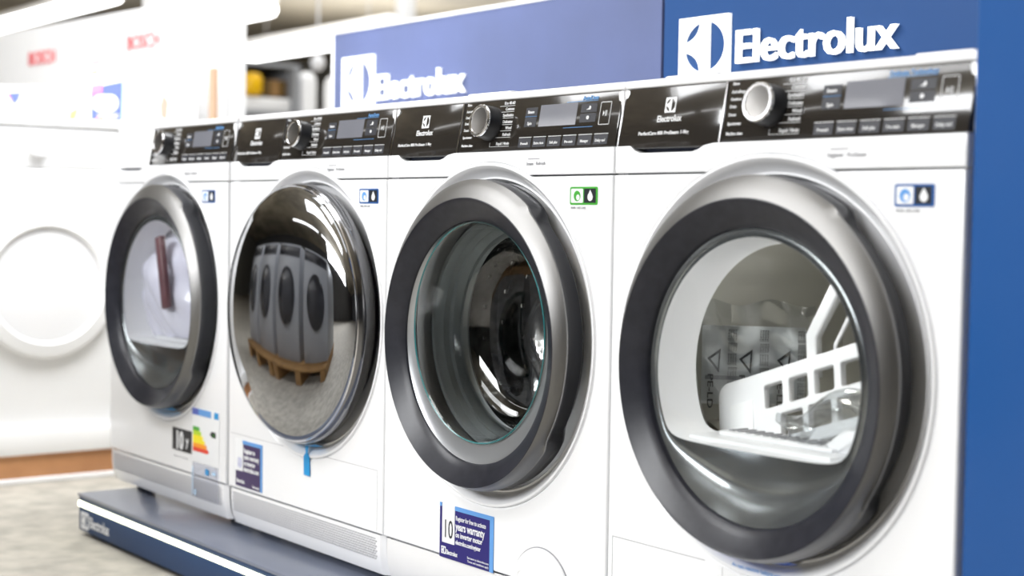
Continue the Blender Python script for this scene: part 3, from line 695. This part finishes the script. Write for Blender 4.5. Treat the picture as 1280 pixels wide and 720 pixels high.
# promo cards on the washers
def card(name, label, x, y, z, rz, loops, lean=6):
    r = empty(name, (x, y, z), rz); tag(r, label, 'display card')
    for i, (n, lp, mt, dy) in enumerate(loops):
        mb = MB(); mb.shape([lp], -dy, .003, M[mt]); o = mb.build(n, r); o.rotation_euler = (math.radians(-lean), 0, 0)
    return r
RZ = math.radians(53)
card('promo_card', 'blue and pink promotional card with white shape on the far left washers', -3.27, .34, .9055, RZ,
     [('backing', rrect(-.07, .115, 0, .145, .004), 'white', 0), ('blue_field', [(-.05, .012), (-.052, .105), (.038, .126), (.038, .012)], 'cardblue', .004),
      ('pink_field', [(-.052, .085), (-.052, .112), (-.02, .118), (-.02, .092)], 'pink', .007), ('white_blob', rrect(-.046, .028, .036, .085, .022), 'white', .0075),
      ('caption', rect(-.03, .03, .016, .03), 'lav', .0075),
      ('light_blue_stripe', rect(.040, .066, .0, .128), 'cardsky', .004), ('mint_stripe', rect(.082, .094, .0, .12), 'mint', .004)])
card('promo_card', 'leaning coral price card rising behind the blue and pink card', -3.40, .30, .9055, RZ,
     [('backing', [(-.045, 0), (.02, 0), (.075, .2), (.01, .2)], 'white', 0), ('coral_field', [(.012, .10), (.04, .10), (.058, .168), (.030, .162)], 'coral', .004),
      ('caption', [(.012, .178), (.064, .19), (.067, .198), (.015, .186)], 'red', .004), ('orange_spot', [(-.030, .0), (-.012, .004), (-.0, .05), (-.024, .04)], 'orange', .004)])
card('promo_card', 'small pale promotional card with lavender lines at the left picture edge', -3.42, .12, .9055, RZ,
     [('backing', rect(-.06, .09, 0, .11), 'white', 0), ('blue_wedge', [(-.022, .085), (.012, .088), (.006, .066), (-.006, .052)], 'cardblue', .004), ('pink_wedge', [(-.03, .083), (-.022, .085), (-.014, .062)], 'pink', .0042),
      ('caption', rect(-.02, .02, -.0, .02), 'lav', .004), ('mint_mark', rect(.048, .058, .0, .022), 'mint', .004), ('mint_mark', rect(.05, .056, .06, .088), 'mint', .004)])
card('price_tag', 'round red tag with dark tail lying in front of the promotional cards', -3.235, .315, .9055, RZ,
     [('disc', circ(-.012, .006, .014, 24), 'coral', 0), ('tail', [(0, .004), (.04, -.004), (.0, .0)], 'cardblue', .001)], 0)
card('promo_card', 'white display card with a small faded red print beside the tan post', -3.62, .66, .9055, RZ,
     [('backing', rrect(-.13, .115, 0, .225, .004), 'white', 0), ('red_print', [(.0, .05), (.022, .04), (.026, .1), (.008, .13), (-.004, .09)], 'coral', .004), ('grey_print', rect(-.0, .03, .0, .04), 'cardsky', .004)])

# ------------------------------------------------------------------ store shell
structure('floor', lambda mb: mb.box(-24, 7, -8, 16, -.197, -.097, mat('carpet_beige', (.50, .47, .41), .85, noise=(14, .9, (.34, .32, .28)), bump=(120, .6))))
structure('ceiling', lambda mb: mb.box(-24, 7, -8, 16, 3.4, 3.5, mat('ceiling_beige', (.72, .64, .50), .8, noise=(.35, 1., (.30, .27, .22)))))
structure('wall_left', lambda mb: mb.box(-24.1, -24, -8, 16, -.197, 3.5, mat('wall_greige', (.25, .24, .21), .8, noise=(.8, .5, (.2, .19, .17)))))
structure('wall_back', lambda mb: mb.box(-24, 7, 16, 16.1, -.197, 3.5, mat('wall_tan', (.42, .39, .30), .8, noise=(.5, .8, (.25, .23, .18)))))
structure('wall_right', lambda mb: mb.box(7, 7.1, -8, 16, -.197, 3.5, mat('wall_charcoal', (.10, .10, .11), .7, noise=(1, .5, (.07, .07, .08)))))
structure('wall_front', lambda mb: mb.box(-24, 7, -8.1, -8, -.197, 3.5, mat('wall_grey', (.13, .13, .135), .7, noise=(1, .5, (.10, .10, .105)))))
def lamp_tube(x0, x1, y, z, r, label):
    o = empty('ceiling_tube_lamp', ((x0 + x1) / 2, y, z)); tag(o, label, 'ceiling lamp', 'tube lamps under the store ceiling')
    L = (x1 - x0) / 2
    mb = MB(); mb.tube([(-L, 0, 0), (L, 0, 0)], r, M['tube'], 14); mb.build('tube', o)
    mb = MB(); mb.box(-L - .03, L + .03, -r * .8, r * .8, r * .8, r * 1.7, M['white'], .005)
    for sx in (-.7, .7): mb.tube([(sx * L, 0, r * 1.6), (sx * L, 0, 3.398 - z)], .006, M['groove'], 6)
    mb.build('fixture', o)
lamp_tube(-16.8, -12.5, 4.22, 2.6, .065, 'long glowing tube lamp at the top left corner above the white header board')
lamp_tube(-15.2, -12.35, 5.72, 2.6, .065, 'short glowing tube lamp poking out right of the tall white partition')
lamp_tube(-16.35, -13.0, 7.53, 2.6, .095, 'glowing tube lamp ending at the left edge of the navy header sign')
lamp_tube(-3.2, -.6, -3.75, 2.6, .045, 'tube lamp over the aisle behind the photographer')
lamp_tube(-6.2, -3.6, -3.75, 2.6, .045, 'tube lamp over the aisle, mirrored in the control panels')
# distant items seen in the gap
gb = empty('storage_shelf', (-8.2, 3.36, -.097)); tag(gb, 'distant grey shelf unit seen in the gap left of the navy header sign', 'shelf')
mb = MB(); mb.box(-8.5, -7.95, 3.05, 3.09, -.097, 1.62, M['greyapp']); mb.box(-8.5, -7.95, 3.55, 3.59, -.097, 1.62, M['greyapp']); mb.box(-8.52, -8.48, 3.05, 3.60, -.097, 1.62, M['darkapp']); W(mb, 'frame', gb)
for z in (.4, .9, 1.28, 1.60):
    mb = MB(); mb.box(-8.48, -7.96, 3.09, 3.56, z, z + .025, M['greyapp']); W(mb, 'shelf_board', gb)
def vessel(name, label, cat, x, y, z, prof, m):
    mb = MB(); mb.revolve([(r, -h) for r, h in prof], 0, 0, M[m], 28, mtx=Matrix.Rotation(-PI / 2, 4, 'X'))
    tag(mb.build(name, None, (x, y, z)), label, cat)
vessel('yellow_canister', 'round yellow canister on the distant shelf', 'canister', -8.03, 3.27, 1.411, [(0, 0), (.06, 0), (.075, .02), (.078, .11), (.06, .14), (0, .145)], 'yellow')
mb = MB(); mb.box(-.1, .1, -.08, .08, 0, .106, M['brown'], .004); mb.box(-.101, .101, -.02, .02, .0, .1065, M['palletwood']); tag(mb.build('cardboard_box', None, (-8.12, 3.445, 1.4115)), 'dark brown box beside the yellow canister on the distant shelf', 'box')
mb = MB(); mb.box(-.16, .16, -.22, .22, 0, .094, M['white'], .02, 3); mb.box(-.12, .12, -.225, -.215, .02, .07, M['plastic'], .004); tag(mb.build('white_container', None, (-8.14, 3.325, 1.3055)), 'white container under the yellow canister on the distant shelf', 'container')
for yy, r, h, lb in ((3.70, .062, 1.68, 'nearer white rounded stand right of the distant shelf'), (3.90, .06, 1.66, 'white rounded stand touching the left end of the navy header sign')):
    vessel('display_stand', lb, 'stand', -8.0, yy - .03, -.097, [(0, 0), (.07, 0), (.07, .02), (r, .03), (r, h - .06), (r * .8, h - .02), (r * .4, h), (0, h)], 'white')
vessel('globe_lamp', 'pale round lamp globe hanging before the grey store background', 'lamp', -8.0, 3.75, 1.60, [(0, 0), (.035, .01), (.05, .05), (.035, .09), (.008, .1), (.008, 1.79), (0, 1.79)], 'plastic')
vessel('white_column', 'slim white column rising behind the navy header sign', 'column', -8.0, 4.44, -.097, [(0, 0), (.095, 0), (.095, .04), (.068, .05), (.068, 3.45), (.09, 3.46), (.09, 3.494), (0, 3.494)], 'white')
for (x, y0, y1, z1, lb) in ((-11., 4.3, 5.1, 1.75, 'distant dark grey appliance behind the white stands'), (-19., 6.0, 10., 1.9, 'far dark grey shelving block near the store wall')):
    r = empty('appliance_block', (x, (y0 + y1) / 2, -.097)); tag(r, lb, 'appliance')
    mb = MB(); mb.box(x - .4, x, y0, y1, -.097, z1, M['greyapp'], .01); W(mb, 'cabinet', r); mb = MB(); mb.box(x, x + .02, y0 + .02, y1 - .02, 0, z1 - .05, M['greyapp'], .006); W(mb, 'door', r)
# opposite side of the aisle (seen mirrored in the doors)
for i, (x, m, lb) in enumerate(((-5.9, 'greyapp', 'grey washer across the aisle, leftmost on the pallets'), (-5.2, 'greyapp', 'grey washer across the aisle, second on the pallets'), (-4.5, 'greyapp', 'grey washer across the aisle, third on the pallets'), (-3.8, 'greyapp', 'grey washer across the aisle, rightmost on the pallets'))):
    r = empty('washing_machine', (x + 1.75, -1.45, .05)); tag(r, lb, 'washing machine')
    Tm = Matrix.Rotation(PI, 4, 'Z') @ Matrix.Translation((0, -.3, 0))
    mb = MB(); mb.box(-.3, .3, 0, .6, 0, .85, M[m], .01, mtx=Tm); mb.build('cabinet', r)
    mb = MB(); mb.revolve([(.20, .0), (.2, -.02), (.17, -.035), (0, -.05)], 0, .45, M['darkapp'], 40, mtx=Tm); mb.build('door', r)
    mb = MB(); mb.box(-.29, .29, -.004, .01, .74, .83, M['darkapp'], .003, mtx=Tm); mb.build('control_panel', r)
for i, x in enumerate((-3.75, -2.4)):
    r = empty('wooden_pallet', (x + .15, -1.45, -.097)); tag(r, 'wooden pallet under the grey washers, %s' % ('left one' if i == 0 else 'right one'), 'pallet')
    for k in range(7):
        mb = MB(); mb.box(x - .66, x + .66, -1.87 + k * .128, -1.77 + k * .128, .025, .048, M['palletwood'], .003); W(mb, 'deck_board', r)
    for k in range(3):
        mb = MB(); mb.box(x - .64 + k * .58, x - .52 + k * .58, -1.87, -1.01, -.097, .025, M['palletwood'], .003); W(mb, 'bearer', r)
# ------------------------------------------------------------------ lights
def area(name, loc, rot, sx, sy, power, color=(.965, .98, 1)):
    l = bpy.data.lights.new(name, 'AREA'); l.shape = 'RECTANGLE'; l.size = sx; l.size_y = sy; l.energy = power; l.color = color
    o = bpy.data.objects.new(name, l); COL.objects.link(o); o.location = loc; o.rotation_euler = rot; return o
area('ceiling_fill', (-2.0, -2.2, 3.35), (math.radians(25), 0, 0), 4, 1.2, 90)  # added overhead fill; no such panel is seen
area('aisle_fill', (-1.2, -5.6, 3.2), (math.radians(58), 0, math.radians(-6)), 4.2, 1.8, 430)  # unseen fill added from the front to brighten the machine fronts
area('display_fill', (-1.9, -.6, 3.2), (math.radians(12), math.radians(35), 0), 1.6, 1.0, 28)  # added fill over the machines, with no visible spot lamp behind it
area('left_fill', (-3.0, -2.0, 3.1), (math.radians(38), math.radians(-14), 0), 1.6, 1.0, 25)  # extra fill that pushes the left machines towards white; no lamp seen
area('left_display_fill', (-2.2, .4, 2.4), (0, math.radians(50), 0), 1.0, 1.0, 52)  # added to overexpose the far left display, not a visible lamp
area('rear_fill', (-10, 5.0, 3.3), (0, 0, 0), 8, 5, 300)  # added fill for the rear of the store, no such panel in view
area('rear_up_fill', (-13, 7, 1.9), (PI, 0, 0), 7, 7, 420)  # upward fill added to brighten the rear ceiling
area('header_fill', (-1.2, -.2, 2.9), (math.radians(32), 0, 0), 3, .5, 8)  # weak fill added for the header signs; no lamp seen there
w = bpy.data.worlds.new('World'); sc.world = w; w.use_nodes = True
w.node_tree.nodes['Background'].inputs[0].default_value = (.9, .93, 1, 1); w.node_tree.nodes['Background'].inputs[1].default_value = .6
# ------------------------------------------------------------------ camera
cam = bpy.data.cameras.new('Camera'); co = bpy.data.objects.new('Camera', cam); COL.objects.link(co)
yaw, pitch, roll = map(math.radians, (52.9756, -2.6554, .8856))
Fv = Vector((-math.sin(yaw) * math.cos(pitch), math.cos(yaw) * math.cos(pitch), math.sin(pitch)))
Rv = Vector((math.cos(yaw), math.sin(yaw), 0)); Uv = Rv.cross(Fv)
R2 = Rv * math.cos(roll) + Uv * math.sin(roll); U2 = -Rv * math.sin(roll) + Uv * math.cos(roll)
mm = Matrix((R2, U2, -Fv)).transposed().to_4x4(); mm.translation = (1.0871, -1.4596, .6559)
co.matrix_world = mm
cam.sensor_width = 36; cam.lens = 1945.0119 / 1280 * 36; cam.clip_start = .05; cam.clip_end = 100
cam.dof.use_dof = True; cam.dof.focus_distance = 2.45; cam.dof.aperture_fstop = cam.lens / 1000 / .018
sc.camera = co
sc.view_settings.view_transform = 'Standard'; sc.view_settings.look = 'None'; sc.view_settings.gamma = 1
sc.view_settings.exposure = .31; sc.view_settings.use_curve_mapping = False
